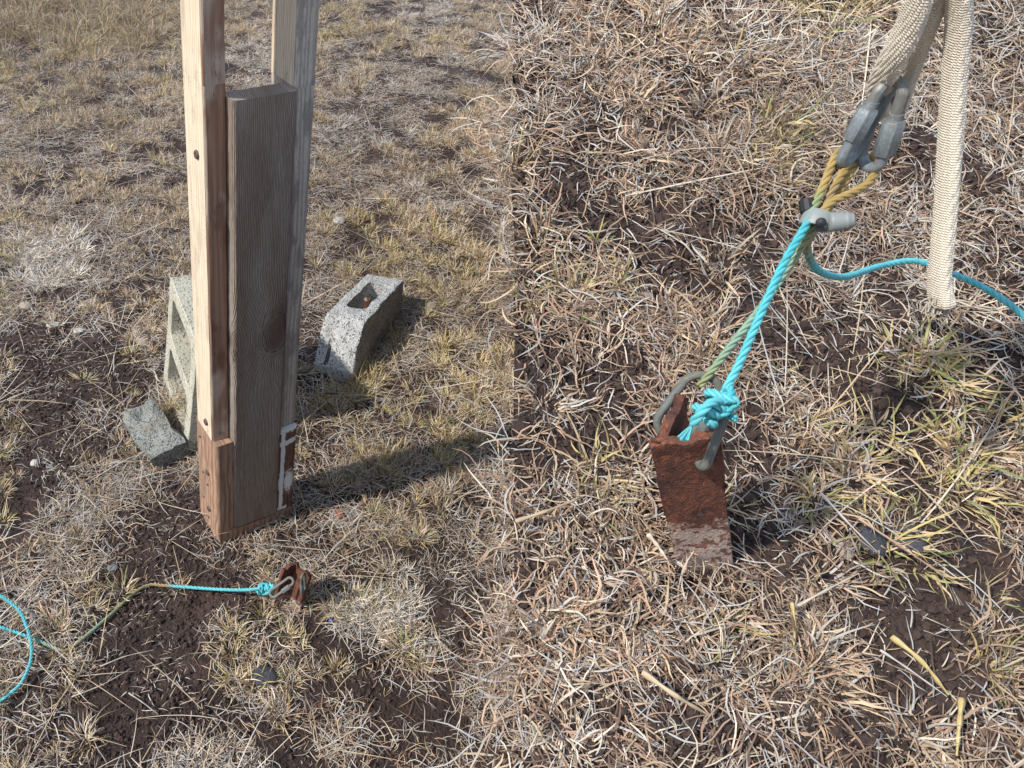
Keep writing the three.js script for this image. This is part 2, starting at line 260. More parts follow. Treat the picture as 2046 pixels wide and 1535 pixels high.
{
  const K = onGround(437, 1085);
  const t = thing('timber_post', 'tall post of weathered planks and pale uprights bolted together, standing on dry grass', 'post', V(K.x, -0.012, K.z));
  t.rotation.set(0, 27 * Math.PI / 180, 0); t.rotateOnWorldAxis(V(0, 0, 1), -1.1 * Math.PI / 180);
  const up = (g, x, z) => g.translate(x, 0, z);
  // uprights: narrow pale edge to the left, stained broad face to the front
  const lu = mesh('upright', up(plank(0.041, 0.085, 0.347, 1.40, { r: 0.004, s: 3, wob: 0.0016 }), 0.0, -0.02), stainMat, t); lu.userData.label = 'pale upright with a brown stained face, left of the front plank';
  mesh('upright_edge', up(plank(0.0022, 0.079, 0.349, 1.399, { r: 0.001, s: 8, wob: 0.0003 }), -0.0016, -0.023), pineMat, lu);
  const ru = mesh('upright', up(plank(0.0425, 0.088, 0.322, 1.40, { r: 0.004, s: 13, wob: 0.0016 }), 0.1665, -0.014), greyMat, t); ru.userData.label = 'grey weathered upright, right of the front plank';
  mesh('upright_edge', up(plank(0.0022, 0.08, 1.125, 1.399, { r: 0.001, s: 9, wob: 0.0003 }), 0.1648, -0.018), pineMat, ru);
  mesh('front_plank', up(plank(PW, 0.044, 0.047, 1.125, { r: 0.007, s: 21, wob: 0.001, topCut: 0.011, seg: 60 }), 0.0422, 0.002), plankMat, t).userData.label = 'grey brown weathered plank with a large knot';
  const lf = mesh('foot_block', up(plank(0.0435, 0.118, 0.03, 0.347, { r: 0.006, s: 33, wob: 0.0018 }), 0.0005, 0), redMat, t); lf.userData.label = 'reddish timber block with nail holes';
  const rf = mesh('foot_block', up(plank(0.044, 0.1, 0.045, 0.322, { r: 0.004, s: 41, wob: 0.0014 }), 0.1655, -0.004), paintMat, t); rf.userData.label = 'brown timber block brushed with white paint';
  mesh('painted_top', up(plank(0.0436, 0.075, 0.3205, 0.326, { r: 0.003, s: 44, wob: 0.0006, seg: 2 }), 0.1657, -0.0035), paintWhite, rf);
  // base board with a ragged lower edge
  const bb = new THREE.BoxGeometry(0.206, 0.05, 0.114).translate(0.104, 0.019, -0.0555); mesh('base_board', boxUV(rough(bb, 0.003, 22, 0.015, 5)), redMat, t);
  const inner = new THREE.BoxGeometry(0.118, 1.03, 0.04).translate(0.1045, 0.55, -0.083); mesh('back_plank', boxUV(inner), greyMat, t);
  // bolts in the left faces
  const head = (r, n) => new THREE.CylinderGeometry(r * 0.85, r, 0.005, n).rotateZ(Math.PI / 2);
  for (const [y, z, r, n, x] of [[1.02, -0.05, 0.009, 6, -0.0035], [0.385, -0.05, 0.009, 6, -0.0035], [0.215, -0.055, 0.008, 10, -0.001], [0.085, -0.055, 0.008, 10, -0.001], [0.17, -0.058, 0.0035, 8, 0], [0.05, -0.058, 0.0035, 8, 0], [0.3, -0.095, 0.003, 8, 0], [0.19, -0.085, 0.003, 8, 0], [0.1, -0.085, 0.003, 8, 0]])
    mesh(r > 0.005 ? 'bolt_head' : 'nail_head', head(r, n).translate(x, y, z), boltMat, t);
  for (const [x, y, z] of [[0.022, 0.66, -0.019], [0.015, 0.37, -0.019]]) mesh('nail_head', new THREE.CylinderGeometry(0.0024, 0.0024, 0.003, 8).rotateX(Math.PI / 2).translate(x, y, z), boltMat, t);
}

// ---------------------------------------------------------------- concrete
const csg = new Evaluator(); csg.useGroups = false; csg.attributes = ['position', 'normal'];
const cut = (a, list) => { let r = new Brush(a); r.updateMatrixWorld(); for (const g of list) { const b = new Brush(g); b.updateMatrixWorld(); r = csg.evaluate(r, b, SUBTRACTION); } return r.geometry; };
const bare = (g) => { const q = g.index ? g.toNonIndexed() : g; for (const k of Object.keys(q.attributes)) if (k !== 'position' && k !== 'normal') q.deleteAttribute(k); return q; };
function rrect(x0, y0, x1, y1, r, P = THREE.Shape) { const s = new P(); s.moveTo(x0 + r, y0); s.lineTo(x1 - r, y0); s.quadraticCurveTo(x1, y0, x1, y0 + r); s.lineTo(x1, y1 - r); s.quadraticCurveTo(x1, y1, x1 - r, y1); s.lineTo(x0 + r, y1); s.quadraticCurveTo(x0, y1, x0, y1 - r); s.lineTo(x0, y0 + r); s.quadraticCurveTo(x0, y0, x0 + r, y0); return s; }
{ // standing hollow block: hollow face 0.33 wide, 0.38 tall, turned left
  const D = onGround(326, 758), Cc = onGround(372, 904), w = D.distanceTo(Cc), hgt = 0.385;
  const s = rrect(0, 0, w, hgt, 0.006); s.holes.push(rrect(0.042, 0.038, w - 0.042, hgt / 2 - 0.017, 0.03, THREE.Path), rrect(0.042, hgt / 2 + 0.017, w - 0.042, hgt - 0.038, 0.03, THREE.Path));
  let g = new THREE.ExtrudeGeometry(s, { depth: 0.185, bevelEnabled: true, bevelSize: 0.002, bevelThickness: 0.002, bevelSegments: 1, curveSegments: 5 }); g = bare(g);
  g = boxUV(rough(g, 0.0022, 14, 0.03, 2, 0.6));
  const t = thing('concrete_block', 'pale hollow two-cell concrete block standing on end behind the post', 'block', V(D.x, -0.015, D.z));
  const dir = Cc.clone().sub(D); t.rotation.order = 'YXZ'; t.rotation.set(-0.13, Math.atan2(-dir.z, dir.x), 0);
  g.translate(0, 0, -0.187);                                                 // local z = 0 is the hollow face
  mesh('block_body', g, concAMat, t);
  const groove = new THREE.BoxGeometry(w * 0.985, 0.006, 0.03); mesh('end_rib', boxUV(rough(groove.translate(w / 2, hgt + 0.001, -0.045), 0.001, 20, 0.03, 3)), concAMat, t);
}
{ // half-sunk block with a broken near end
  const a = onGround(668, 752), b = onGround(752, 640);
  const t = thing('concrete_block', 'rough grey concrete block tilted and half sunk in the grass, its near end broken', 'block', V(a.x, -0.02, a.z));
  const L = 0.42, H = 0.185, W = 0.125, s = new THREE.Shape();
  s.moveTo(-0.01, 0); s.lineTo(L, 0); s.lineTo(L, H); s.lineTo(0.085, H); s.lineTo(0.06, H * 0.9); s.lineTo(0.018, H * 0.55); s.lineTo(-0.012, H * 0.3); s.closePath();
  let body = new THREE.ExtrudeGeometry(s, { depth: W, bevelEnabled: true, bevelSize: 0.004, bevelThickness: 0.004, bevelSegments: 2, curveSegments: 8 }).translate(0, 0, -W / 2);
  const hole = new THREE.ExtrudeGeometry(rrect(0.15, -0.034, L - 0.05, 0.034, 0.025), { depth: 0.3, bevelEnabled: false, curveSegments: 6 }).rotateX(-Math.PI / 2).translate(0, 0.03, 0);
  const notch = new THREE.ExtrudeGeometry(rrect(0, -0.008, 0.06, 0.006, 0.004), { depth: 0.3, bevelEnabled: false, curveSegments: 3 }).rotateX(-Math.PI / 2).translate(-0.03, 0.06, -0.026);
  body = cut(bare(body), [bare(hole), bare(notch)]);
  body = boxUV(rough(bare(body), 0.007, 18, 0.022, 6, 0.55));
  mesh('block_body', body, concBMat, t);
  const dir = b.clone().sub(a); t.rotation.order = 'YZX'; t.rotation.set(-0.1, Math.atan2(-dir.z, dir.x), -0.13);
  t.updateMatrixWorld(true);
  // what sticks in the cell
  const c = t.localToWorld(V(0.27, 0.06, 0)), m = t.localToWorld(V(0.25, 0.18, 0.004));
  const st = mesh('rusty_stub', rough(new THREE.CylinderGeometry(0.011, 0.014, c.distanceTo(m), 10, 6), 0.002, 40, 0.02, 3), rustAMat);
  st.position.copy(c).lerp(m, 0.5); st.quaternion.setFromUnitVectors(V(0, 1, 0), m.clone().sub(c).normalize()); tag(st, 'mottled rusty stub standing in the cell of the half-sunk block', 'metal stub');
}
function lump(name, label, cat, p, sx, sy, sz, mat, { rot = 0, tilt = [0, 0], s = 1, group, det = 3, box = false, amp = 0.14, fq = 1.6 } = {}) {
  let g = box ? new THREE.BoxGeometry(1, 1, 1, 2, 2, 2) : new THREE.IcosahedronGeometry(0.55, det);
  g = bare(g); const q = g.attributes.position; for (let i = 0; i < q.count; i++) q.setXYZ(i, q.getX(i) * sx, q.getY(i) * sy, q.getZ(i) * sz);
  g = boxUV(rough(g, Math.min(sx, sz) * amp, fq / Math.max(sx, sz), Math.max(sx, sz) / 4, s, box ? 0.5 : 0.5));
  const m = mesh(name, g, mat); m.position.copy(p); m.rotation.order = 'YXZ'; m.rotation.set(tilt[0], rot, tilt[1]); return tag(m, label, cat, group);
}
lump('concrete_chunk', 'broken grey concrete chunk lying against the standing hollow block', 'rubble', onGround(312, 872, 0.02), 0.105, 0.075, 0.205, concCMat, { rot: 0.55, tilt: [0.08, 0.22], s: 4, box: true, amp: 0.2, fq: 4 });

// ---------------------------------------------------------------- stones
const stoneMat = (r, g, b) => new THREE.MeshStandardMaterial({ color: new THREE.Color(r, g, b), bumpMap: concB.bump, bumpScale: 0.002, roughness: 0.95 });
const whiteStone = stoneMat(0.47, 0.44, 0.38), tanStone = stoneMat(0.34, 0.28, 0.22), darkStone = stoneMat(0.06, 0.06, 0.065), brickMat = stoneMat(0.3, 0.12, 0.07), greyStone = stoneMat(0.2, 0.19, 0.18);
const leftStone = (px, py, r, mat, label, o = {}) => lump('stone', label, 'stone', onGround(px, py, r * 0.25), r * 2, r * (o.flat ?? 1), r * 1.6, mat, { rot: rnd() * 6, s: px, group: 'stones on the ground', ...o });
leftStone(105, 648, 0.021, whiteStone, 'flat white stone left of the hollow block, leftmost of two close together', { flat: 0.5 });
leftStone(157, 660, 0.019, whiteStone, 'small white stone left of the hollow block, right of a flat white one', { flat: 0.5 });
leftStone(52, 612, 0.022, tanStone, 'tan stone near the left edge, above the white stones');
leftStone(70, 925, 0.013, whiteStone, 'round whitish pebble near the left edge, below the bare soil');
leftStone(101, 931, 0.013, greyStone, 'grey pebble right beside a whitish one near the left edge');
leftStone(287, 684, 0.021, tanStone, 'brown stone in the grass left of the hollow block');
leftStone(528, 1350, 0.027, darkStone, 'dark flat stone in the grass below the small stake', { flat: 0.6 });
leftStone(800, 1212, 0.014, whiteStone, 'pale angular stone right of the small stake');
leftStone(225, 1135, 0.012, greyStone, 'small grey pebble in bare soil near the timber post foot');
leftStone(678, 440, 0.03, whiteStone, 'whitish stone beyond the half-sunk block', { flat: 0.5 });
leftStone(860, 610, 0.02, tanStone, 'tan stone right of the half-sunk block', { flat: 0.5 });
lump('brick_shard', 'small orange brick shard at the foot of the half-sunk block', 'brick', onGround(704, 762, 0.008), 0.034, 0.014, 0.018, brickMat, { rot: 0.9, s: 8, box: true });
lump('brick_shard', 'reddish brown shard in the grass right of the painted foot of the post', 'brick', onGround(676, 1028, 0.01), 0.03, 0.008, 0.016, brickMat, { rot: 2.2, s: 9, box: true });
lump('plastic_scrap', 'tiny blue scrap in the grass right of the small stake', 'litter', onGround(661, 1240, 0.02), 0.009, 0.003, 0.006, new THREE.MeshStandardMaterial({ color: 0x3a5fb0, roughness: 0.5 }), { s: 2 });
const bankStone = (px, py, r, mat, label, o = {}) => { const m = lump('stone', label, 'stone', onBank(px, py, r * 0.2), r * 2, r * (o.flat ?? 1), r * 1.5, mat, { rot: rnd() * 6, tilt: [0.4, 0], s: px, group: 'stones on the ground', ...o }); return m; };
bankStone(1742, 1082, 0.024, darkStone, 'dark grey stone lying right of the large rusty stake, left of its twin', { flat: 0.7 });
bankStone(1806, 1076, 0.024, darkStone, 'dark grey stone right of another one, at right of the large rusty stake', { flat: 0.7 });
bankStone(1283, 592, 0.012, tanStone, 'pinkish tan stone left of the taut ropes');
bankStone(1688, 1098, 0.014, tanStone, 'brown clod beside the two dark stones');

// ---------------------------------------------------------------- ropes
function frames(curve, n) {
  const P = [], T = [], N = []; for (let i = 0; i <= n; i++) { P.push(curve.getPointAt(i / n)); T.push(curve.getTangentAt(i / n)); }
  let nn = Math.abs(T[0].y) < 0.9 ? V(0, 1, 0) : V(1, 0, 0); nn.sub(T[0].clone().multiplyScalar(nn.dot(T[0]))).normalize();
  for (let i = 0; i <= n; i++) { nn = nn.clone().sub(T[i].clone().multiplyScalar(nn.dot(T[i]))).normalize(); N.push(nn); }
  return { P, T, N };
}
function strandTube(center, F, rad, sides, col, closedEnds = true) {         // a tube along the points center[i]
  const pos = [], cl = [], idx = [], uv = [], n = center.length;
  for (let i = 0; i < n; i++) {
    const t = center[Math.min(i + 1, n - 1)].clone().sub(center[Math.max(i - 1, 0)]).normalize(), u = F.N[i].clone().sub(t.clone().multiplyScalar(F.N[i].dot(t))).normalize(), w = t.clone().cross(u);
    const r = typeof rad === 'function' ? rad(i / (n - 1)) : rad, c = col(i / (n - 1));
    for (let k = 0; k <= sides; k++) { const a = k / sides * Math.PI * 2, p = center[i].clone().addScaledVector(u, r * Math.cos(a)).addScaledVector(w, r * Math.sin(a)); pos.push(p.x, p.y, p.z); cl.push(...c); uv.push(k / sides, i / n); }
  }
  const m = sides + 1; for (let i = 0; i < n - 1; i++) for (let k = 0; k < sides; k++) { const a = i * m + k, b = a + 1, c = a + m, d = c + 1; idx.push(a, b, c, b, d, c); }
  for (const e of [0, n - 1]) { const o = pos.length / 3; pos.push(center[e].x, center[e].y, center[e].z); cl.push(...col(e ? 1 : 0)); uv.push(0.5, 0); for (let k = 0; k < sides; k++) e ? idx.push(e * m + k, e * m + k + 1, o) : idx.push(k + 1, k, o); }
  const g = new THREE.BufferGeometry(); g.setAttribute('position', new THREE.Float32BufferAttribute(pos, 3)); g.setAttribute('color', new THREE.Float32BufferAttribute(cl, 3)); g.setAttribute('uv', new THREE.Float32BufferAttribute(uv, 2)); g.setIndex(idx); g.computeVertexNormals(); return g;
}
function ropeGeo(curve, R, col, pitch = R * 7) {                             // three laid strands
  const len = curve.getLength(), n = Math.max(12, Math.ceil(len / (pitch / 12))), F = frames(curve, n), out = [];
  for (let s = 0; s < 3; s++) {
    const c = F.P.map((p, i) => { const th = i / n * len / pitch * Math.PI * 2 + s * 2.0944, b = F.T[i].clone().cross(F.N[i]); return p.clone().addScaledVector(F.N[i], R * 0.52 * Math.cos(th)).addScaledVector(b, R * 0.52 * Math.sin(th)); });
    out.push(strandTube(c, F, R * 0.53, 7, (t) => { const k = 0.88 + 0.24 * noise3(t * len * 160, s * 9, 3); return col(t).map((x) => x * k); }));
  }
  return mergeGeometries(out);
}
const curve = (pts, ten = 0.5) => new THREE.CatmullRomCurve3(pts, false, 'catmullrom', ten);
const TEAL = [0.07, 0.42, 0.45], TEAL2 = [0.12, 0.49, 0.51], SAGE = [0.22, 0.34, 0.24], TAN = [0.30, 0.22, 0.11], OCHRE = [0.38, 0.265, 0.09], MOSS = [0.24, 0.27, 0.12];
const ramp = (stops) => (t) => { for (let i = 0; i < stops.length - 1; i++) if (t <= stops[i + 1][0]) return mixc(stops[i][1], stops[i + 1][1], smoothstep(t, stops[i][0], stops[i + 1][0])); return stops[stops.length - 1][1]; };
function knotCurve(a, b, w, up, turns = 3) {                                 // a lashing: turns about the line a-b, then back along it
  const ax = b.clone().sub(a), L = ax.length(), x = ax.clone().normalize(), y = up.clone().sub(x.clone().multiplyScalar(up.dot(x))).normalize(), z = x.clone().cross(y), p = [];
  for (let i = 0; i <= turns * 8; i++) { const t = i / (turns * 8), th = t * turns * 6.283, r = w * (0.9 + 0.35 * Math.sin(t * 9)); p.push(a.clone().addScaledVector(x, L * (0.08 + 0.8 * t)).addScaledVector(y, r * Math.cos(th)).addScaledVector(z, r * Math.sin(th))); }
  for (let i = 0; i <= 10; i++) { const t = i / 10, r = w * 1.35; p.push(b.clone().addScaledVector(x, -L * (1.0 * t) + L * 0.12 * Math.sin(t * 3.1)).addScaledVector(y, r * Math.cos(0.5 + t * 2.6)).addScaledVector(z, r * Math.sin(0.5 + t * 2.6))); }
  return curve(p);
}
function fray(p, dir, R, n, col) { const out = []; for (let i = 0; i < n; i++) { const d = dir.clone().add(V(rr(-0.35, 0.35), rr(-0.35, 0.35), rr(-0.35, 0.35))).normalize(), c = curve([p.clone().addScaledVector(d, -R), p.clone().addScaledVector(d, R), p.clone().addScaledVector(d, R * 2.6).add(V(rr(-1, 1), rr(-1, 1), rr(-1, 1)).multiplyScalar(R * 0.3))]), F = frames(c, 5); out.push(strandTube(F.P, F, R * 0.17, 5, () => col.map((x) => x * rr(0.85, 1.15)))); } return mergeGeometries(out); }

// oval threaded link: axis from a to b, sleeve on the side given
function quickLink(name, label, a, b, side, half, wire, mat, sleeveAt = 0.5, sleeveLen = 0.42) {
  const L = a.distanceTo(b), y = b.clone().sub(a).normalize(), x = side.clone().sub(y.clone().multiplyScalar(side.dot(y))).normalize(), z = x.clone().cross(y);
  const t = thing(name, label, 'metal link'); t.position.copy(a); t.quaternion.setFromRotationMatrix(new THREE.Matrix4().makeBasis(x, y, z));
  const pts = []; for (let i = 0; i <= 12; i++) { const q = i / 12 * Math.PI; pts.push(V(half * Math.cos(q), L - half + half * Math.sin(q), 0)); } for (let i = 0; i <= 12; i++) { const q = Math.PI + i / 12 * Math.PI; pts.push(V(half * Math.cos(q), half + half * Math.sin(q), 0)); }
  mesh('link_wire', new THREE.TubeGeometry(new THREE.CatmullRomCurve3(pts, true, 'catmullrom', 0.3), 72, wire, 10, true), mat, t);
  if (sleeveLen) {
    const sl = L * sleeveLen, r = wire * 1.75, hex = new THREE.LatheGeometry([[wire * 0.9, -sl / 2], [r * 0.9, -sl / 2], [r, -sl / 2 + wire * 0.3], [r, sl / 2 - wire * 0.3], [r * 0.9, sl / 2], [wire * 0.9, sl / 2]].map((p) => new THREE.Vector2(...p)), 6);
    const hs = mesh('hex_sleeve', toCreasedNormals(hex.toNonIndexed(), 0.5).translate(half, L * sleeveAt, 0), mat, t);
    mesh('thread_collar', new THREE.CylinderGeometry(wire * 1.18, wire * 1.18, wire * 1.4, 14).translate(half, L * sleeveAt + sl / 2 + wire * 0.5, 0), mat, hs);
  }
  return t;
}
// angle-iron stake: corner runs from foot to top, flanges along f1 and f2
function angleStake(name, label, foot, top, f1, f2, w1, w2, th, mat, holes) {
  const len = foot.distanceTo(top), ax = top.clone().sub(foot).normalize(), t = thing(name, label, 'stake'); t.position.copy(foot);
  const e1 = f1.clone().sub(ax.clone().multiplyScalar(f1.dot(ax))).normalize(), e2 = f2.clone().sub(ax.clone().multiplyScalar(f2.dot(ax))).normalize();
  const sink = 0.09;
  const flange = (w, cutTop) => { const s = new THREE.Shape(); s.moveTo(0, -sink); s.lineTo(w, -sink); s.lineTo(w, len - cutTop - 0.004); s.quadraticCurveTo(w, len - cutTop, w - 0.006, len - cutTop + 0.002); s.lineTo(w * 0.5, len - cutTop * 0.4 + 0.001); s.lineTo(0, len); s.closePath(); const h = new THREE.Path(); h.absarc(w * 0.66, len - cutTop - 0.03, 0.0085, 0, 6.283, true); if (holes) s.holes.push(h); return s; };
  for (const [k, e, q, w, c] of [[0, e1, e2, w1, 0.004], [1, e2, e1, w2, -0.004]]) {
    let g = bare(new THREE.ExtrudeGeometry(flange(w, c), { depth: th, bevelEnabled: true, bevelSize: 0.0008, bevelThickness: 0.0008, bevelSegments: 1, curveSegments: 8 }));
    g = rough(g, 0.0019, 34, 0.011, k * 9 + 2, 0.5);
    const p = g.attributes.position, uv = new Float32Array(p.count * 2);
    for (let i = 0; i < p.count; i++) { const y = p.getY(i); uv[2 * i] = p.getX(i) / 0.12 + k * 0.45 + p.getZ(i) / 0.12; uv[2 * i + 1] = clamp((y + 0.02) / (len + 0.02), 0.01, 1) * 0.93 + p.getZ(i) / 0.1; if (y > len - 0.03) p.setY(i, y + (noise3(p.getX(i) * 90, k * 7, 3) - 0.5) * 0.016 * smoothstep(y, len - 0.03, len)); if (y > len - 0.012) p.setZ(i, p.getZ(i) + (p.getZ(i) - th / 2) * 0.35); }
    g.setAttribute('uv', new THREE.BufferAttribute(uv, 2)); g.computeVertexNormals();
    const m = new THREE.Matrix4().makeBasis(e, ax, e.clone().cross(ax)); const inward = e.clone().cross(ax).dot(q) > 0;
    if (!inward) g.translate(0, 0, -th); if (k) g.translate(th * 0.9, 0, 0);
    g.applyMatrix4(m); g = toCreasedNormals(g, 0.6);
    mesh('flange', g, mat, t);
  }
  return { t, e1, e2, ax, len };
}

// -------- the small stake and its rope, below the post
{
  const foot = onGround(572, 1192), top = onGround(591, 1124, 0.105);
  const f1 = onGround(545, 1212).sub(onGround(572, 1192)), f2 = onGround(606, 1216).sub(onGround(580, 1192));
  angleStake('rusty_stake', 'small rusty angle-iron stake below the post, open side to the viewer', foot, top, f1, f2, 0.046, 0.046, 0.005, rustBMat, true);
  const z = 1.80;
  quickLink('quick_link', 'pale metal link between the small stake and the rope knot', at(541, 1190, z), at(585, 1158, z - 0.01), V(0.6, -0.2, 0.7), 0.0085, 0.0033, dullMat, 0.6, 0.34);
  quickLink('quick_link', 'pale metal link hanging in the right hole of the small stake', at(607, 1181, 1.80), at(605, 1149, 1.76), V(-0.5, 0, 0.8), 0.0075, 0.0032, dullMat, 0.3, 0.45);
  const g0 = (px, py, h) => onGround(px, py, h);
  const t = thing('rope', 'thin teal rope tied to the small stake, running left over bare soil, partly stained brown', 'rope', g0(270, 1183, 0));
  const main = curve([g0(520, 1176, 0.052), g0(490, 1179, 0.047), g0(440, 1178, 0.035), g0(380, 1174, 0.022), g0(325, 1170, 0.012), g0(300, 1169, 0.01), g0(272, 1182, 0.01), g0(228, 1222, 0.008), g0(180, 1264, 0.01), g0(138, 1297, 0.008), g0(118, 1298, 0.01), g0(75, 1280, 0.014), g0(28, 1262, 0.012), g0(-60, 1230, 0.012), g0(-120, 1180, 0.02), g0(-40, 1172, 0.035), g0(30, 1212, 0.032), g0(53, 1252, 0.03), g0(63, 1295, 0.03), g0(57, 1335, 0.026), g0(30, 1378, 0.02), g0(-40, 1420, 0.012), g0(-160, 1440, 0.01)]);
  mesh('cord', inLocal(ropeGeo(main, 0.0039, ramp([[0, TEAL2], [0.135, TEAL2], [0.155, TAN], [0.24, MOSS], [0.29, SAGE], [0.34, TAN], [0.372, SAGE], [0.41, TEAL], [0.5, TEAL], [1, TEAL2]])), t), ropeMat, t);
  mesh('knot', inLocal(mergeGeometries([ropeGeo(knotCurve(at(512, 1180, 1.86), at(548, 1172, 1.85), 0.0085, V(0, 1, 0), 4), 0.0036, () => TEAL2), ropeGeo(knotCurve(at(520, 1172, 1.858), at(544, 1178, 1.846), 0.006, V(1, 0, 0.4), 3), 0.0036, () => TEAL)]), t), ropeMat, t);
}
// -------- the large stake on the bank
{
  const foot = onBank(1349, 1112), top = at(1300, 893, 0.80);
  const right = at(1441, 912, 0.80).sub(top), ax0 = top.clone().sub(foot).normalize(), zb = (() => { let d = 0.8; for (let k = 0; k < 60; k++) d -= at(1352, 804, d).sub(top).dot(ax0) * -0.5; return d; })(), back = at(1352, 804, clamp(zb, 0.8, 0.9)).sub(top);
  const S = angleStake('rusty_stake', 'large rusty angle-iron stake with mud on its foot, standing in a dark hole', foot, top, right, back, 0.061, Math.max(0.05, back.length()), 0.0055, rustAMat, true);
  const ringMat = dullMat;
  const hole2 = top.clone().addScaledVector(S.e2, back.length() * 0.66).addScaledVector(S.ax, -0.026), hole1 = top.clone().addScaledVector(S.e1, 0.0436).addScaledVector(S.ax, -0.034);
  const rd = at(1418, 757, 0.80).sub(hole2).normalize(), ld = at(1447, 796, 0.755).sub(hole1).normalize();
  quickLink('metal_ring', 'grey metal ring through the back flange of the large stake', hole2.clone().addScaledVector(rd, -0.007), at(1420, 754, 0.80), S.e1, 0.018, 0.0042, ringMat, 0.5, 0);
  quickLink('quick_link', 'grey metal link through the front of the large stake, holding the teal knot', hole1.clone().addScaledVector(ld, -0.008), at(1449, 792, 0.755), S.e1.clone().cross(S.ax).multiplyScalar(-1), 0.0125, 0.0046, dullMat, 0.42, 0.3);
  const t = thing('rope', 'teal and ochre rope knotted to the large stake and doubled up through the grey clamp', 'rope', onBank(1450, 800));
  const R = 0.0039;
  mesh('cord', inLocal(ropeGeo(curve([at(1435, 812, 0.752), at(1452, 775, 0.752), at(1478, 725, 0.752), at(1530, 605, 0.752), at(1570, 520, 0.753), at(1612, 448, 0.755), at(1630, 408, 0.757), at(1652, 355, 0.76), at(1670, 312, 0.765), at(1686, 299, 0.775), at(1699, 306, 0.77), at(1692, 332, 0.765), at(1668, 372, 0.76), at(1640, 428, 0.762), at(1610, 480, 0.768), at(1530, 602, 0.785), at(1462, 690, 0.79), at(1416, 750, 0.795), at(1398, 772, 0.80)]), R, ramp([[0, TEAL2], [0.335, TEAL], [0.36, SAGE], [0.385, MOSS], [0.42, OCHRE], [0.58, OCHRE], [0.63, TAN], [0.7, MOSS], [0.78, SAGE], [0.9, SAGE], [1, MOSS]])), t), ropeMat, t);
  mesh('tail', inLocal(ropeGeo(curve([at(1742, 322, 0.772), at(1727, 312, 0.782), at(1712, 322, 0.776), at(1690, 362, 0.768), at(1655, 415, 0.765), at(1626, 462, 0.768), at(1612, 490, 0.775), at(1622, 525, 0.80), at(1645, 546, 0.84), at(1690, 553, 0.90), at(1760, 532, 0.965), at(1830, 522, 0.985), at(1900, 546, 0.985), at(1960, 572, 0.985), at(2020, 610, 0.98), at(2090, 670, 0.97), at(2190, 740, 0.96)]), R, ramp([[0, OCHRE], [0.1, OCHRE], [0.17, TAN], [0.2, SAGE], [0.24, TEAL2], [1, TEAL2]])), t), ropeMat, t).userData.label = 'loose teal end curving right over the grass';
  mesh('loop', inLocal(ropeGeo(curve([at(1638, 430, 0.752), at(1662, 404, 0.752), at(1700, 386, 0.754), at(1732, 368, 0.757), at(1750, 342, 0.762), at(1752, 322, 0.768), at(1742, 308, 0.775)]), R, () => OCHRE), t), ropeMat, t).userData.label = 'ochre stained loop below the threaded links';
  const kn = [ropeGeo(knotCurve(at(1400, 842, 0.748), at(1448, 788, 0.742), 0.0095, V(0.3, 0.8, 0.4), 3), 0.0039, () => TEAL2), ropeGeo(knotCurve(at(1452, 845, 0.745), at(1440, 782, 0.742), 0.0078, V(1, 0.2, 0.3), 2), 0.0039, () => TEAL), ropeGeo(curve([at(1440, 800, 0.735), at(1418, 808, 0.727), at(1400, 825, 0.73), at(1385, 848, 0.738)]), 0.0045, () => TEAL2), fray(at(1383, 850, 0.739), at(1378, 858, 0.74).sub(at(1398, 828, 0.735)).normalize(), 0.006, 14, TEAL2)];
  mesh('knot', inLocal(mergeGeometries(kn), t), ropeMat, t);
  // clamp
  const ca = at(1644, 415, 0.757), cb = at(1620, 464, 0.757), cy = ca.clone().sub(cb).normalize();
  const k = thing('rope_clamp', 'grey tee-shaped rope clamp with a black knob, gripping the ropes', 'clamp', ca.clone().lerp(cb, 0.5));
  k.scale.setScalar(0.86); k.quaternion.setFromRotationMatrix((() => { const x0 = at(1690, 448, 0.745).sub(k.position), y = cy, x = x0.sub(y.clone().multiplyScalar(x0.dot(y))).normalize(); return new THREE.Matrix4().makeBasis(x, y, x.clone().cross(y)); })());
  mesh('collar', new THREE.LatheGeometry([[0.0125, -0.009], [0.0148, -0.0085], [0.0152, 0], [0.0148, 0.0085], [0.0125, 0.009], [0.0118, 0.0], [0.0125, -0.009]].map((p) => new THREE.Vector2(...p)), 24).scale(1, 1, 0.75), plasticMat, k);
  mesh('stub', new THREE.LatheGeometry([[0, 0.0265], [0.0068, 0.027], [0.0082, 0.0255], [0.0082, 0.0225], [0.0096, 0.0218], [0.0100, 0.0195], [0.0092, 0.0175], [0.0102, 0.0165], [0.0105, 0.008], [0.0112, 0.004], [0, 0.002]].map((p) => new THREE.Vector2(...p)), 22).rotateZ(-Math.PI / 2).rotateZ(0.42).translate(0.008, -0.003, 0.004), plasticMat, k);
  mesh('rivet', new THREE.LatheGeometry([[0, 0.004], [0.002, 0.004], [0.0024, 0.003], [0.0045, 0.003], [0.005, 0.0015], [0.005, -0.002], [0, -0.002]].map((p) => new THREE.Vector2(...p)), 16).rotateX(Math.PI / 2).rotateX(0.3).translate(0.0055, -0.007, 0.0125), blackMat, k);
  mesh('black_knob', rough(new THREE.CylinderGeometry(0.008, 0.0085, 0.014, 12, 2).rotateZ(0.5), 0.0006, 90, 0.01, 2).translate(-0.0135, 0.013, 0), blackMat, k);
  // threaded links above
  quickLink('quick_link', 'left of two galvanised threaded links hung in the white rope', at(1688, 325, 0.765), at(1779, 160, 0.712), V(-0.8, 0.3, 0.5), 0.0115, 0.005, galvMat, 0.52, 0.38);
  quickLink('quick_link', 'right of two galvanised threaded links hung in the white rope', at(1735, 333, 0.765), at(1790, 160, 0.708), V(0.25, -0.2, 0.9), 0.0115, 0.0052, galvMat, 0.42, 0.40);
}
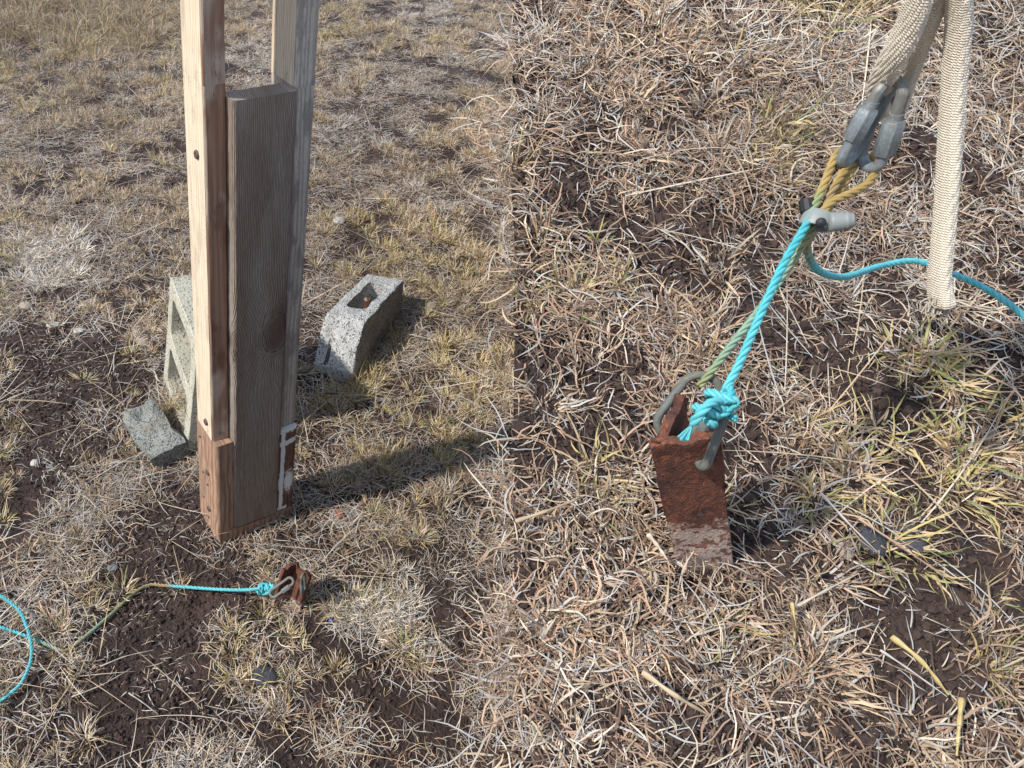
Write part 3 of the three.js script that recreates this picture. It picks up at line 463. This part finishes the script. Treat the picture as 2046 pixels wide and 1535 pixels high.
// -------- white cotton rope
{
  const t = thing('cotton_rope', 'thick cream cotton rope looped through the two threaded links, its loose end hanging', 'rope', at(1885, 600, 0.77));
  function braid(cv, rad, flat, n, pitch, turn = 0) {
    const len = cv.getLength(), m = Math.ceil(len / 0.004), F = frames(cv, m), out = [], R = (s) => typeof rad === 'function' ? rad(s) : rad;
    const place = (i, th, k) => { const s = i / m, b = F.T[i].clone().cross(F.N[i]), a = th + turn, r = R(s) * k; return F.P[i].clone().addScaledVector(F.N[i], r * Math.cos(a) * flat).addScaledVector(b, r * Math.sin(a)); };
    for (let s = 0; s < n; s++) {
      const c = F.P.map((p, i) => place(i, s / n * 6.283 + i / m * len / pitch * 6.283, 0.86 + 0.03 * Math.sin(i * 0.9 + s * 3)));
      const g = strandTube(c, F, (q) => R(q) * 3.5 / n, 6, () => [1, 1, 1]); const uv = g.attributes.uv; for (let i = 0; i < uv.count; i++) uv.setXY(i, uv.getX(i) * 0.5 + s * 0.37, uv.getY(i) * len / 0.06); g.deleteAttribute('color'); out.push(g);
    }
    const fz = []; for (let i = 0; i < len * 5200; i++) { const j = Math.floor(rnd() * m), p = place(j, rnd() * 6.283, 0.98), d = p.clone().sub(F.P[j]).normalize().add(F.T[j].clone().multiplyScalar(rr(-1, 1))).add(V(rr(-0.6, 0.6), rr(-0.6, 0.6), rr(-0.6, 0.6))).normalize(), l = rr(0.002, 0.006), w = V(rr(-1, 1), rr(-1, 1), rr(-1, 1)).cross(d).normalize().multiplyScalar(0.00022), q = p.clone().addScaledVector(d, l); fz.push(p.x - w.x, p.y - w.y, p.z - w.z, p.x + w.x, p.y + w.y, p.z + w.z, q.x, q.y, q.z); }
    const fg = new THREE.BufferGeometry(); fg.setAttribute('position', new THREE.Float32BufferAttribute(fz, 3)); fg.computeVertexNormals();
    return [mergeGeometries(out), fg];
  }
  const top = at(1905, -30, 0.63);
  const limb = (name, pts, rad, flat, n, pitch, turn, label) => { const [g, f] = braid(curve(pts), rad, flat, n, pitch, turn); const m = mesh(name, inLocal(g, t), cottonMat, t); if (label) m.userData.label = label; mesh('fuzz', inLocal(f, t), fuzzMat, m); };
  limb('loop', [at(1862, -190, 0.60), at(1848, -60, 0.625), at(1822, 40, 0.655), at(1783, 120, 0.69), at(1757, 178, 0.735), at(1760, 214, 0.757), at(1788, 214, 0.757), at(1810, 155, 0.73), at(1842, 70, 0.685), at(1872, -10, 0.655), at(1885, -80, 0.63), at(1890, -190, 0.61)], 0.012, 0.6, 18, 0.26, 0, 'doubled part carrying the links');
  limb('loose_end', [at(1900, -190, 0.60), at(1912, -60, 0.625), at(1916, 40, 0.65), at(1908, 150, 0.675), at(1899, 280, 0.70), at(1890, 420, 0.725), at(1880, 530, 0.745), at(1878, 575, 0.755), at(1884, 606, 0.76)], (s) => 0.0132 - 0.001 * s + 0.0024 * smoothstep(s, 0.88, 1), 0.5, 18, 0.30, 0.6, 'hanging end, slightly flared at the cut');
  const fr = []; for (let i = 0; i < 70; i++) { const a = rnd() * 6.283, q = Math.sqrt(rnd()), p = at(1884 + 24 * q * Math.cos(a), 596 + 6 * Math.sin(a), 0.757 + 0.007 * q * Math.sin(a)), d = V(rr(-0.35, 0.35), -1, rr(-0.3, 0.5)).normalize(), l = rr(0.006, 0.02); const c = curve([p, p.clone().addScaledVector(d, l * 0.5).add(V(rr(-1, 1), 0, rr(-1, 1)).multiplyScalar(0.002)), p.clone().addScaledVector(d, l).add(V(rr(-1, 1), 0, rr(-1, 1)).multiplyScalar(0.005))]), F = frames(c, 5), g = strandTube(F.P, F, 0.0007, 5, () => [1, 1, 1]); g.deleteAttribute('color'); fr.push(g); }
  mesh('frayed_end', inLocal(mergeGeometries(fr), t), cottonMat, t);
}

// ---------------------------------------------------------------- grass
const PAL = { straw: [0.50, 0.375, 0.235], pale: [0.60, 0.51, 0.385], grey: [0.46, 0.425, 0.38], pink: [0.44, 0.285, 0.185], brown: [0.20, 0.125, 0.08], yellow: [0.52, 0.40, 0.165], olive: [0.36, 0.33, 0.12], green: [0.20, 0.23, 0.08] };
function pick(w) { let s = 0; for (const k in w) s += w[k]; s *= rnd(); for (const k in w) { s -= w[k]; if (s <= 0) return PAL[k]; } return PAL.straw; }
function blade(buf, base, phi, elev, len, width, curl, col, seg = 5, twist = 0, kink = 0, wave = 0) {
  const w0 = rnd() * 6.283;
  let p = base.clone(), e = elev, a = phi; const st = len / seg, v0 = buf.pos.length / 3;
  for (let i = 0; i <= seg; i++) {
    const t = i / seg, d = V(Math.cos(a) * Math.cos(e), Math.sin(e), Math.sin(a) * Math.cos(e)), tw = twist * t, side = V(-Math.sin(a), 0, Math.cos(a)), up = d.clone().cross(side), s = side.multiplyScalar(Math.cos(tw)).addScaledVector(up, Math.sin(tw));
    const w = width * 0.5 * (t < 0.15 ? 0.55 + 3 * t : 1) * Math.pow(Math.max(0, 1 - t * t), 0.6) + 0.00012;
    buf.pos.push(p.x - s.x * w, p.y - s.y * w, p.z - s.z * w, p.x + s.x * w, p.y + s.y * w, p.z + s.z * w); buf.col.push(...col, ...col);
    if (i < seg) { const o = v0 + i * 2; buf.idx.push(o, o + 1, o + 2, o + 1, o + 3, o + 2); }
    p.addScaledVector(d, st); e -= curl / seg + wave * Math.sin(i * 1.7 + w0); a += kink / seg + wave * Math.cos(i * 1.3 + w0); if (p.y < 0.001) { p.y = 0.001; e = Math.max(e, 0.02); }
  }
}
const buf = () => ({ pos: [], col: [], idx: [] });
function build(b) { const g = new THREE.BufferGeometry(); g.setAttribute('position', new THREE.Float32BufferAttribute(b.pos, 3)); g.setAttribute('color', new THREE.Float32BufferAttribute(b.col, 3)); g.setIndex(b.idx); g.computeVertexNormals(); return g; }
const tone = (c, a = 0.75, b = 1.2) => { const k = rr(a, b); return c.map((x) => x * k); };
function tuft(n, mix, len, width, spreadR, low, high, curl, wave = 0.12) {
  const b = buf(); for (let i = 0; i < n; i++) { const ph = rnd() * 6.283, r = Math.sqrt(rnd()) * spreadR, l = rr(...len) * (rnd() < 0.12 ? 1.5 : 1); blade(b, V(Math.cos(ph) * r, 0, Math.sin(ph) * r), ph + rr(-0.9, 0.9), rr(low, high), l, rr(...width), rr(-0.3, curl), tone(pick(mix)), 6, rr(-2.2, 2.2), rr(-1.4, 1.4), wave); } return build(b);
}
function mat(n, mix, R, len, width, bend = 1) { const b = buf(); for (let i = 0; i < n; i++) { const a = rnd() * 6.283, r = Math.sqrt(rnd()) * R; blade(b, V(Math.cos(a) * r, rr(0.001, 0.010), Math.sin(a) * r), rnd() * 6.283, rr(-0.08, 0.32), rr(...len), rr(...width), rr(-0.1, 0.7), tone(pick(mix), 0.7, 1.2), 5, rr(-1, 1), rr(-1.6, 1.6) * bend, 0.22 * bend); } return build(b); }

const patch = (list, fn) => list.map(([x, y, r]) => { const p = fn(x, y), q = fn(x + r, y); return [p.x, p.z, p.distanceTo(q)]; });
const bareL = patch([[120, 830, 110], [60, 710, 70], [215, 745, 60], [270, 1340, 110], [330, 1250, 80], [330, 1105, 90], [230, 1440, 90], [120, 1480, 70], [450, 1195, 70], [240, 1170, 80], [960, 1040, 45], [980, 1190, 50], [760, 1290, 45], [745, 1330, 45], [410, 1430, 60], [570, 1225, 26], [690, 1150, 30], [640, 760, 30], [300, 760, 40], [690, 480, 20]], onGround);
const bareR = patch([[1155, 350, 70], [1090, 350, 50], [1800, 330, 60], [1940, 390, 60], [1640, 690, 60], [1500, 1040, 60], [1700, 690, 40], [1400, 1415, 55], [1330, 1395, 45], [1760, 1335, 70], [1900, 1270, 60], [1690, 1240, 35], [1120, 690, 45], [1480, 800, 40], [1345, 1095, 30], [1400, 1120, 50], [1490, 1075, 50], [1560, 900, 40], [1250, 800, 40], [1180, 1400, 40], [1560, 1440, 50], [1980, 980, 40], [1760, 800, 45], [1420, 480, 40], [1330, 560, 35], [1950, 720, 40], [1800, 600, 40], [1240, 1210, 25]], onBank);
const inPatch = (list, x, z, grow = 1) => { let m = 0; for (const [a, b, r] of list) { const d = Math.hypot((x - a), (z - b) * 0.62) / (r * grow); const e = 1 - smoothstep(d + (fbm(x * 22, z * 22, 4, 2) - 0.5) * 0.7, 0.75, 1.15); if (e > m) m = e; } return m; };
// what stands on the ground keeps the grass out of its footprint
const keep = []; const keepOut = (o, pad) => { o.updateMatrixWorld(true); const b = new THREE.Box3().setFromObject(o); keep.push([b.min.x - pad, b.max.x + pad, b.min.z - pad, b.max.z + pad]); };
const blocked = (list, x, z) => list.some(([a, b, c, d]) => x > a && x < b && z > c && z < d);
const solids = []; for (const o of scene.children) if (o.name === 'timber_post') solids.push([o, 0.2, 0.12]);
function inPost(x, z, pad) { const o = solids[0][0]; const p = o.worldToLocal(V(x, 0, z)); return p.x > -pad && p.x < 0.21 + pad && p.z < pad && p.z > -0.125 - pad; }

const kindL = [], kindR = [];
const G = {};
function variants(key, n, make) { G[key] = []; for (let i = 0; i < n; i++) G[key].push({ geo: make(i), list: [] }); }
variants('straw', 7, () => tuft(92, { straw: 5, pale: 3, pink: 2, brown: 1.2, yellow: 1.2, grey: 2 }, [0.020, 0.052], [0.0009, 0.0024], 0.018, 0.2, 1.35, 1.5));
variants('yellow', 4, () => tuft(60, { yellow: 3, straw: 4, olive: 1.3, green: 0.3, pale: 1.4 }, [0.024, 0.055], [0.0010, 0.0024], 0.015, 0.3, 1.35, 1.2));
variants('bleached', 4, () => tuft(52, { grey: 5, pale: 3, straw: 0.6 }, [0.02, 0.052], [0.0009, 0.0021], 0.028, 0.02, 0.8, 0.8));
variants('thatch', 5, () => mat(110, { grey: 4, brown: 3, pink: 2, straw: 2, pale: 1.5 }, 0.065, [0.015, 0.06], [0.0007, 0.0017]));
variants('stem', 4, () => { const b = buf(); for (let i = 0; i < 3; i++) blade(b, V(rr(-0.03, 0.03), rr(0.004, 0.02), rr(-0.03, 0.03)), rnd() * 6.283, rr(-0.02, 0.3), rr(0.08, 0.2), rr(0.0012, 0.002), rr(-0.1, 0.4), tone(pick({ pale: 3, straw: 2, grey: 3 })), 5, 0.3, rr(-0.3, 0.3)); return build(b); });
variants('tall', 3, () => tuft(60, { straw: 5, pale: 2, yellow: 1, olive: 1.6, grey: 1.5, brown: 2.5, pink: 2 }, [0.10, 0.30], [0.0014, 0.0026], 0.06, 0.35, 1.45, 2.2, 0.2));
variants('broad', 7, () => tuft(66, { straw: 3, pale: 2.0, pink: 4, brown: 3, grey: 1.8 }, [0.024, 0.066], [0.0011, 0.0037], 0.02, 0.05, 1.2, 2.2, 0.3));
variants('broadyellow', 4, () => tuft(38, { yellow: 2.8, straw: 3, olive: 2.4, green: 1.2, pale: 1 }, [0.032, 0.075], [0.0016, 0.0036], 0.014, 0.2, 1.3, 1.6, 0.2));
variants('curl', 5, () => mat(120, { grey: 1.8, brown: 4.5, pink: 4, pale: 1.4, straw: 1.6 }, 0.065, [0.014, 0.06], [0.0008, 0.0020]));
variants('chaff', 4, () => mat(14, { grey: 3, pale: 2, straw: 2, pink: 1 }, 0.05, [0.008, 0.032], [0.0005, 0.0013], 0.25));
variants('broadgrey', 3, () => tuft(46, { grey: 4, pale: 3 }, [0.026, 0.065], [0.0010, 0.0023], 0.03, 0.0, 0.6, 0.9));
const dummy = new THREE.Object3D();
function put(key, x, y, z, s, tilt, n, tint) {
  const v = G[key][Math.floor(rnd() * G[key].length)]; dummy.position.set(x, y, z); dummy.quaternion.setFromUnitVectors(V(0, 1, 0), n.clone().add(V(rr(-tilt, tilt), 0, rr(-tilt, tilt))).normalize()); dummy.rotateY(rnd() * 6.283); dummy.scale.set(s, s * rr(0.8, 1.2), s); dummy.updateMatrix(); v.list.push([dummy.matrix.clone(), tint]);
}
const UPV = V(0, 1, 0);
const hue = (x, z, o) => fbm(x * 1.7 + o, z * 1.7, o, 3);
// lower ground
{
  const area = (g0, g1, per) => {
    const n = Math.round((g1 - g0) * 7 * per);
    for (let i = 0; i < n; i++) {
      const g = rr(g0, g1), half = 0.9 + g * 0.5, x = rr(-3.5, 3.5), z = -g; if (Math.abs(x) > half + 0.6) continue;
      if (x > crestX(g, 0) + 0.12 && g < 4) continue;
      const b = inPatch(bareL, x, z), cl = fbm(x * 6 + 3, z * 6, 12, 3); if (inPost(x, z, 0.012)) continue;
      const tint = 0.86 + 0.3 * noise3(x * 3, z * 3, 8), gy = groundY(x, z), y = gy - 0.004;
      if (rnd() < (1 - b * 0.96) * 0.42) put('thatch', x, y, z, rr(0.8, 1.35), 0.12, UPV, tint * 0.95);
      if (b > 0.3 && rnd() < 0.5) put('chaff', x, y + 0.003, z, rr(0.8, 1.3), 0.1, UPV, tint);
      if (rnd() < 0.10) put('stem', x, y + 0.004, z, rr(0.7, 1.2), 0.1, UPV, tint);
      const dens = (1 - b * 0.93) * smoothstep(cl, 0.42, 0.53); if (rnd() > dens) continue;
      const px = x + rr(-0.05, 0.05), pz = z + rr(-0.05, 0.05); if (inPost(px, pz, 0.02)) continue;
      const hy = hue(px, pz, 20), hb = hue(px, pz, 50), k = hb > 0.60 ? 'bleached' : hy + rr(-0.14, 0.14) > 0.6 ? 'yellow' : 'straw';
      put(k, px, groundY(px, pz) - 0.003, pz, rr(0.65, 1.25), 0.25, UPV, tint);
    }
  };
  area(0.35, 3.2, 430); area(3.2, 7.2, 330); area(7.2, 10, 160);
  for (let i = 0; i < 230; i++) { const p = onGround(rr(-150, 330), rr(-60, 100)); const w = rnd(); put('tall', p.x + rr(-0.3, 0.3), -0.005, p.z + rr(-0.4, 0.4), rr(0.6, 1.1), 0.2, UPV, rr(0.85, 1.15)); }
  for (let i = 0; i < 60; i++) { const p = onGround(rr(30, 460), rr(40, 300)); put('tall', p.x, -0.005, p.z, rr(0.35, 0.7), 0.3, UPV, rr(0.8, 1.1)); }
  for (let i = 0; i < 70; i++) { const p = onGround(100 + rr(-70, 60), 515 + rr(-45, 60)); put('bleached', p.x, groundY(p.x, p.z), p.z, rr(0.9, 1.5), 0.2, UPV, 1.25); }
  for (let i = 0; i < 40; i++) { const p = onGround(755 + rr(-70, 70), 1230 + rr(-40, 40)); put('bleached', p.x, groundY(p.x, p.z), p.z, rr(0.8, 1.2), 0.2, UPV, 1.2); }
}
// bank
{
  for (let i = 0; i < 7400; i++) {                                       // the turf of the bank
    const g = rr(-0.3, 2.6), yt = bankTop(g), x = crestX(g, yt) + 0.004 + rnd() * 1.7, z = -g; if (x > 2.2 || Math.hypot(x - PITR.x, z - PITR.z) < 0.042) continue;
    const b = inPatch(bareR, x, z, 1.08), cl = fbm(x * 12 + 3, z * 12, 32, 3), y = bankY(x, g) - 0.004, tint = 0.86 + 0.3 * noise3(x * 4, z * 4, 8);
    if (rnd() < (1 - b * 0.98) * smoothstep(cl, 0.3, 0.48) * 0.2) put('curl', x, y, z, rr(0.8, 1.3), 0.15, bankN, tint * 0.95);
    if (rnd() < (b > 0.3 ? 0.2 : 0.1)) put('chaff', x, y + 0.004, z, rr(0.8, 1.3), 0.15, bankN, tint);
    if (rnd() < 0.010 && x > crestX(g, yt) + 0.1) put('stem', x, y + 0.008, z, rr(0.7, 1.3), 0.15, bankN, tint);
    const dens = (1 - b * 0.97) * smoothstep(cl, 0.40, 0.52) * 0.55; if (rnd() > dens) continue;
    const hy = fbm(x * 6 + 9, z * 6, 71, 2), hb = fbm(x * 3 + 29, z * 3, 91, 2), k = hb > 0.64 ? 'broadgrey' : hy + rr(-0.15, 0.15) + smoothstep(g, 0.7, 1.2) * 0.22 > 0.73 ? 'broadyellow' : 'broad';
    put(k, x, y - 0.002, z, rr(0.6, 1.08), 0.3, bankN, tint);
  }
}
const GRASS = { straw: ['straw_grass', 'short tan dry grass tufts covering the lower ground'], yellow: ['yellow_grass', 'short yellow green grass tufts on the lower ground'], bleached: ['bleached_grass', 'bleached grey white grass tufts on the lower ground'], chaff: ['straw_chaff', 'short bits of broken straw scattered over the bare soil'], thatch: ['grass_thatch', 'flat tangle of dead grass between the tufts of the lower ground'], stem: ['loose_straw', 'thin loose straws lying over the grass'], tall: ['tall_grass', 'tall dry grass at the far left'], broad: ['broad_grass', 'curled tan and pinkish dry grass around the large stake'], broadyellow: ['green_grass', 'yellow green grass blades around the taut ropes'], curl: ['curled_thatch', 'tangle of dead curled grass around the large stake'], broadgrey: ['grey_grass', 'grey bleached grass around the large stake'] };
for (const key in G) {
  const [name, label] = GRASS[key], root = new THREE.Group(); root.name = name; tag(root, label, 'grass', null, 'stuff'); scene.add(root); const col = new THREE.Color();
  G[key].forEach((v, i) => { if (!v.list.length) return; const m = new THREE.InstancedMesh(v.geo, grassMat, v.list.length); m.name = key === 'stem' || key === 'chaff' ? 'straws' : key === 'thatch' || key === 'curl' ? 'thatch' : 'tufts'; m.userData.kind = 'stuff'; m.castShadow = m.receiveShadow = true; v.list.forEach(([mx, t], j) => { m.setMatrixAt(j, mx); m.setColorAt(j, col.setRGB(t, t, t)); }); root.add(m); });
}
// soil crumbs
{
  const root = new THREE.Group(); root.name = 'soil_crumbs'; tag(root, 'dark brown soil crumbs scattered over the bare earth', 'soil', null, 'stuff'); scene.add(root);
  const lists = [[], [], []]; const add = (x, y, z, s) => { dummy.position.set(x, y, z); dummy.rotation.set(rnd() * 6, rnd() * 6, rnd() * 6); dummy.scale.set(s, s * rr(0.6, 1), s * rr(0.7, 1)); dummy.updateMatrix(); lists[Math.floor(rnd() * 3)].push([dummy.matrix.clone(), rr(0.6, 1.5)]); };
  for (let i = 0; i < 60000; i++) { const g = rr(0.5, 3.4), x = rr(-1.4, 1.1), z = -g; const b = inPatch(bareL, x, z, 1.15); if (rnd() > 0.12 + 0.9 * b) continue; if (x > crestX(g, 0) + 0.1) continue; add(x, groundY(x, z) + 0.001, z, 0.0016 + 0.0065 * Math.pow(rnd(), 3)); }
  for (let i = 0; i < 90000; i++) { const g = rr(0.15, 1.75), x = crestX(g, bankTop(g)) + 0.006 + rnd() * 1.15, z = -g; if (rnd() > 0.2 + 0.8 * inPatch(bareR, x, z, 1.2)) continue; add(x, bankY(x, g) + 0.001, z, 0.0014 + 0.007 * Math.pow(rnd(), 4)); }
  for (let i = 0; i < 9000; i++) { const g = rr(0, 2.4), y = rnd() * bankTop(g) * 0.97; add(crestX(g, y) + 0.05 + rr(-0.008, 0.03), y, -g, 0.002 + 0.012 * Math.pow(rnd(), 4)); }   // on the cut face of the bank
  const col = new THREE.Color();
  lists.forEach((l, i) => { const g = new THREE.IcosahedronGeometry(1, 1), p = g.attributes.position; for (let k = 0; k < p.count; k++) { const f = 0.5 + 1.0 * noise3(p.getX(k) * 2.6 + i * 9, p.getY(k) * 2.6, p.getZ(k) * 2.6); p.setXYZ(k, p.getX(k) * f, p.getY(k) * f, p.getZ(k) * f); } g.computeVertexNormals(); const m = new THREE.InstancedMesh(g, clodMat, l.length); m.name = 'crumbs'; m.userData.kind = 'stuff'; m.castShadow = m.receiveShadow = true; l.forEach(([mx, t], j) => { m.setMatrixAt(j, mx); m.setColorAt(j, col.setRGB(t, t, t)); }); root.add(m); });
}
// ---------------------------------------------------------------- single long stems one can pick out
function stem(label, pts, w, c) { const t = mesh('dry_stem', (() => { const cv = curve(pts), F = frames(cv, 14); return strandTube(F.P, F, (q) => w * (1 - 0.6 * q) * (1 + 0.25 * Math.sin(q * 19)), 6, (q) => sc(c, 0.85 + 0.3 * noise3(q * 14, c[0] * 50, 2))); })(), ropeMat); tag(t, label, 'dry stem', 'long stems lying on the grass'); }
const SB = (px, py, h = 0.022) => onBank(px, py, h), SG = (px, py, h = 0.014) => onGround(px, py, h);
stem('thick tan stem at the left of the large stake, slanting up to the right', [SB(1030, 1042), SB(1090, 1022, 0.03), SB(1150, 1000)], 0.0026, PAL.straw);
stem('short white stick beside the hole of the large stake', [SB(1295, 1067, 0.03), SB(1315, 1092, 0.025), SB(1333, 1118)], 0.0028, PAL.pale);
stem('tan leafy stem below the large stake', [SB(1284, 1343), SB(1350, 1390, 0.03), SB(1418, 1430, 0.01)], 0.0036, PAL.straw);
stem('yellow green stem slanting down to the right, below the dark stones', [SB(1782, 1272), SB(1842, 1322, 0.03), SB(1895, 1388, 0.015)], 0.0034, PAL.yellow);
stem('thin reddish straw lying across the dark stones', [SB(1716, 1036, 0.04), SB(1800, 1092, 0.04), SB(1909, 1166, 0.03)], 0.0016, PAL.pink);
stem('thin grey straw ending at the left dark stone', [SB(1640, 985, 0.03), SB(1700, 1050, 0.04), SB(1753, 1103, 0.03)], 0.0016, PAL.grey);
stem('pale straw below the dark stones, rising to the right', [SB(1590, 1213), SB(1650, 1180, 0.03), SB(1716, 1146)], 0.0017, PAL.pale);
stem('short upright yellow straw below the dark stones', [SB(1583, 1204, 0.04), SB(1588, 1250, 0.03), SB(1586, 1300, 0.01)], 0.0022, PAL.yellow);
stem('grey straw slanting down under the yellow green stem', [SB(1759, 1299), SB(1820, 1340), SB(1892, 1392)], 0.0015, PAL.grey);
stem('yellow stem pointing straight down at the lower right', [SB(1922, 1396, 0.03), SB(1917, 1450, 0.03), SB(1912, 1510)], 0.0032, PAL.yellow);
stem('long straw at the lower left, rising right over bare soil', [SG(143, 1393), SG(205, 1368, 0.02), SG(262, 1336)], 0.0015, PAL.pale);
stem('straw rising right over bare soil, above another at the lower left', [SG(200, 1332), SG(250, 1312, 0.02), SG(307, 1299)], 0.0014, PAL.pale);
stem('steep straw leaning right near the left rope bend', [SG(105, 1418), SG(135, 1378, 0.03), SG(166, 1336)], 0.0013, PAL.straw);
stem('grey straw crossing bare soil down to the right at the lower left', [SG(257, 1385), SG(285, 1404), SG(316, 1428)], 0.0015, PAL.grey);
stem('thin straw above the brown part of the thin rope', [SG(178, 1161), SG(210, 1120, 0.03), SG(243, 1080)], 0.0012, PAL.pale);
stem('yellow straw at the left edge above the rope', [SG(30, 1124), SG(90, 1118, 0.03), SG(149, 1108)], 0.0015, PAL.straw);

renderer.render(scene, camera);
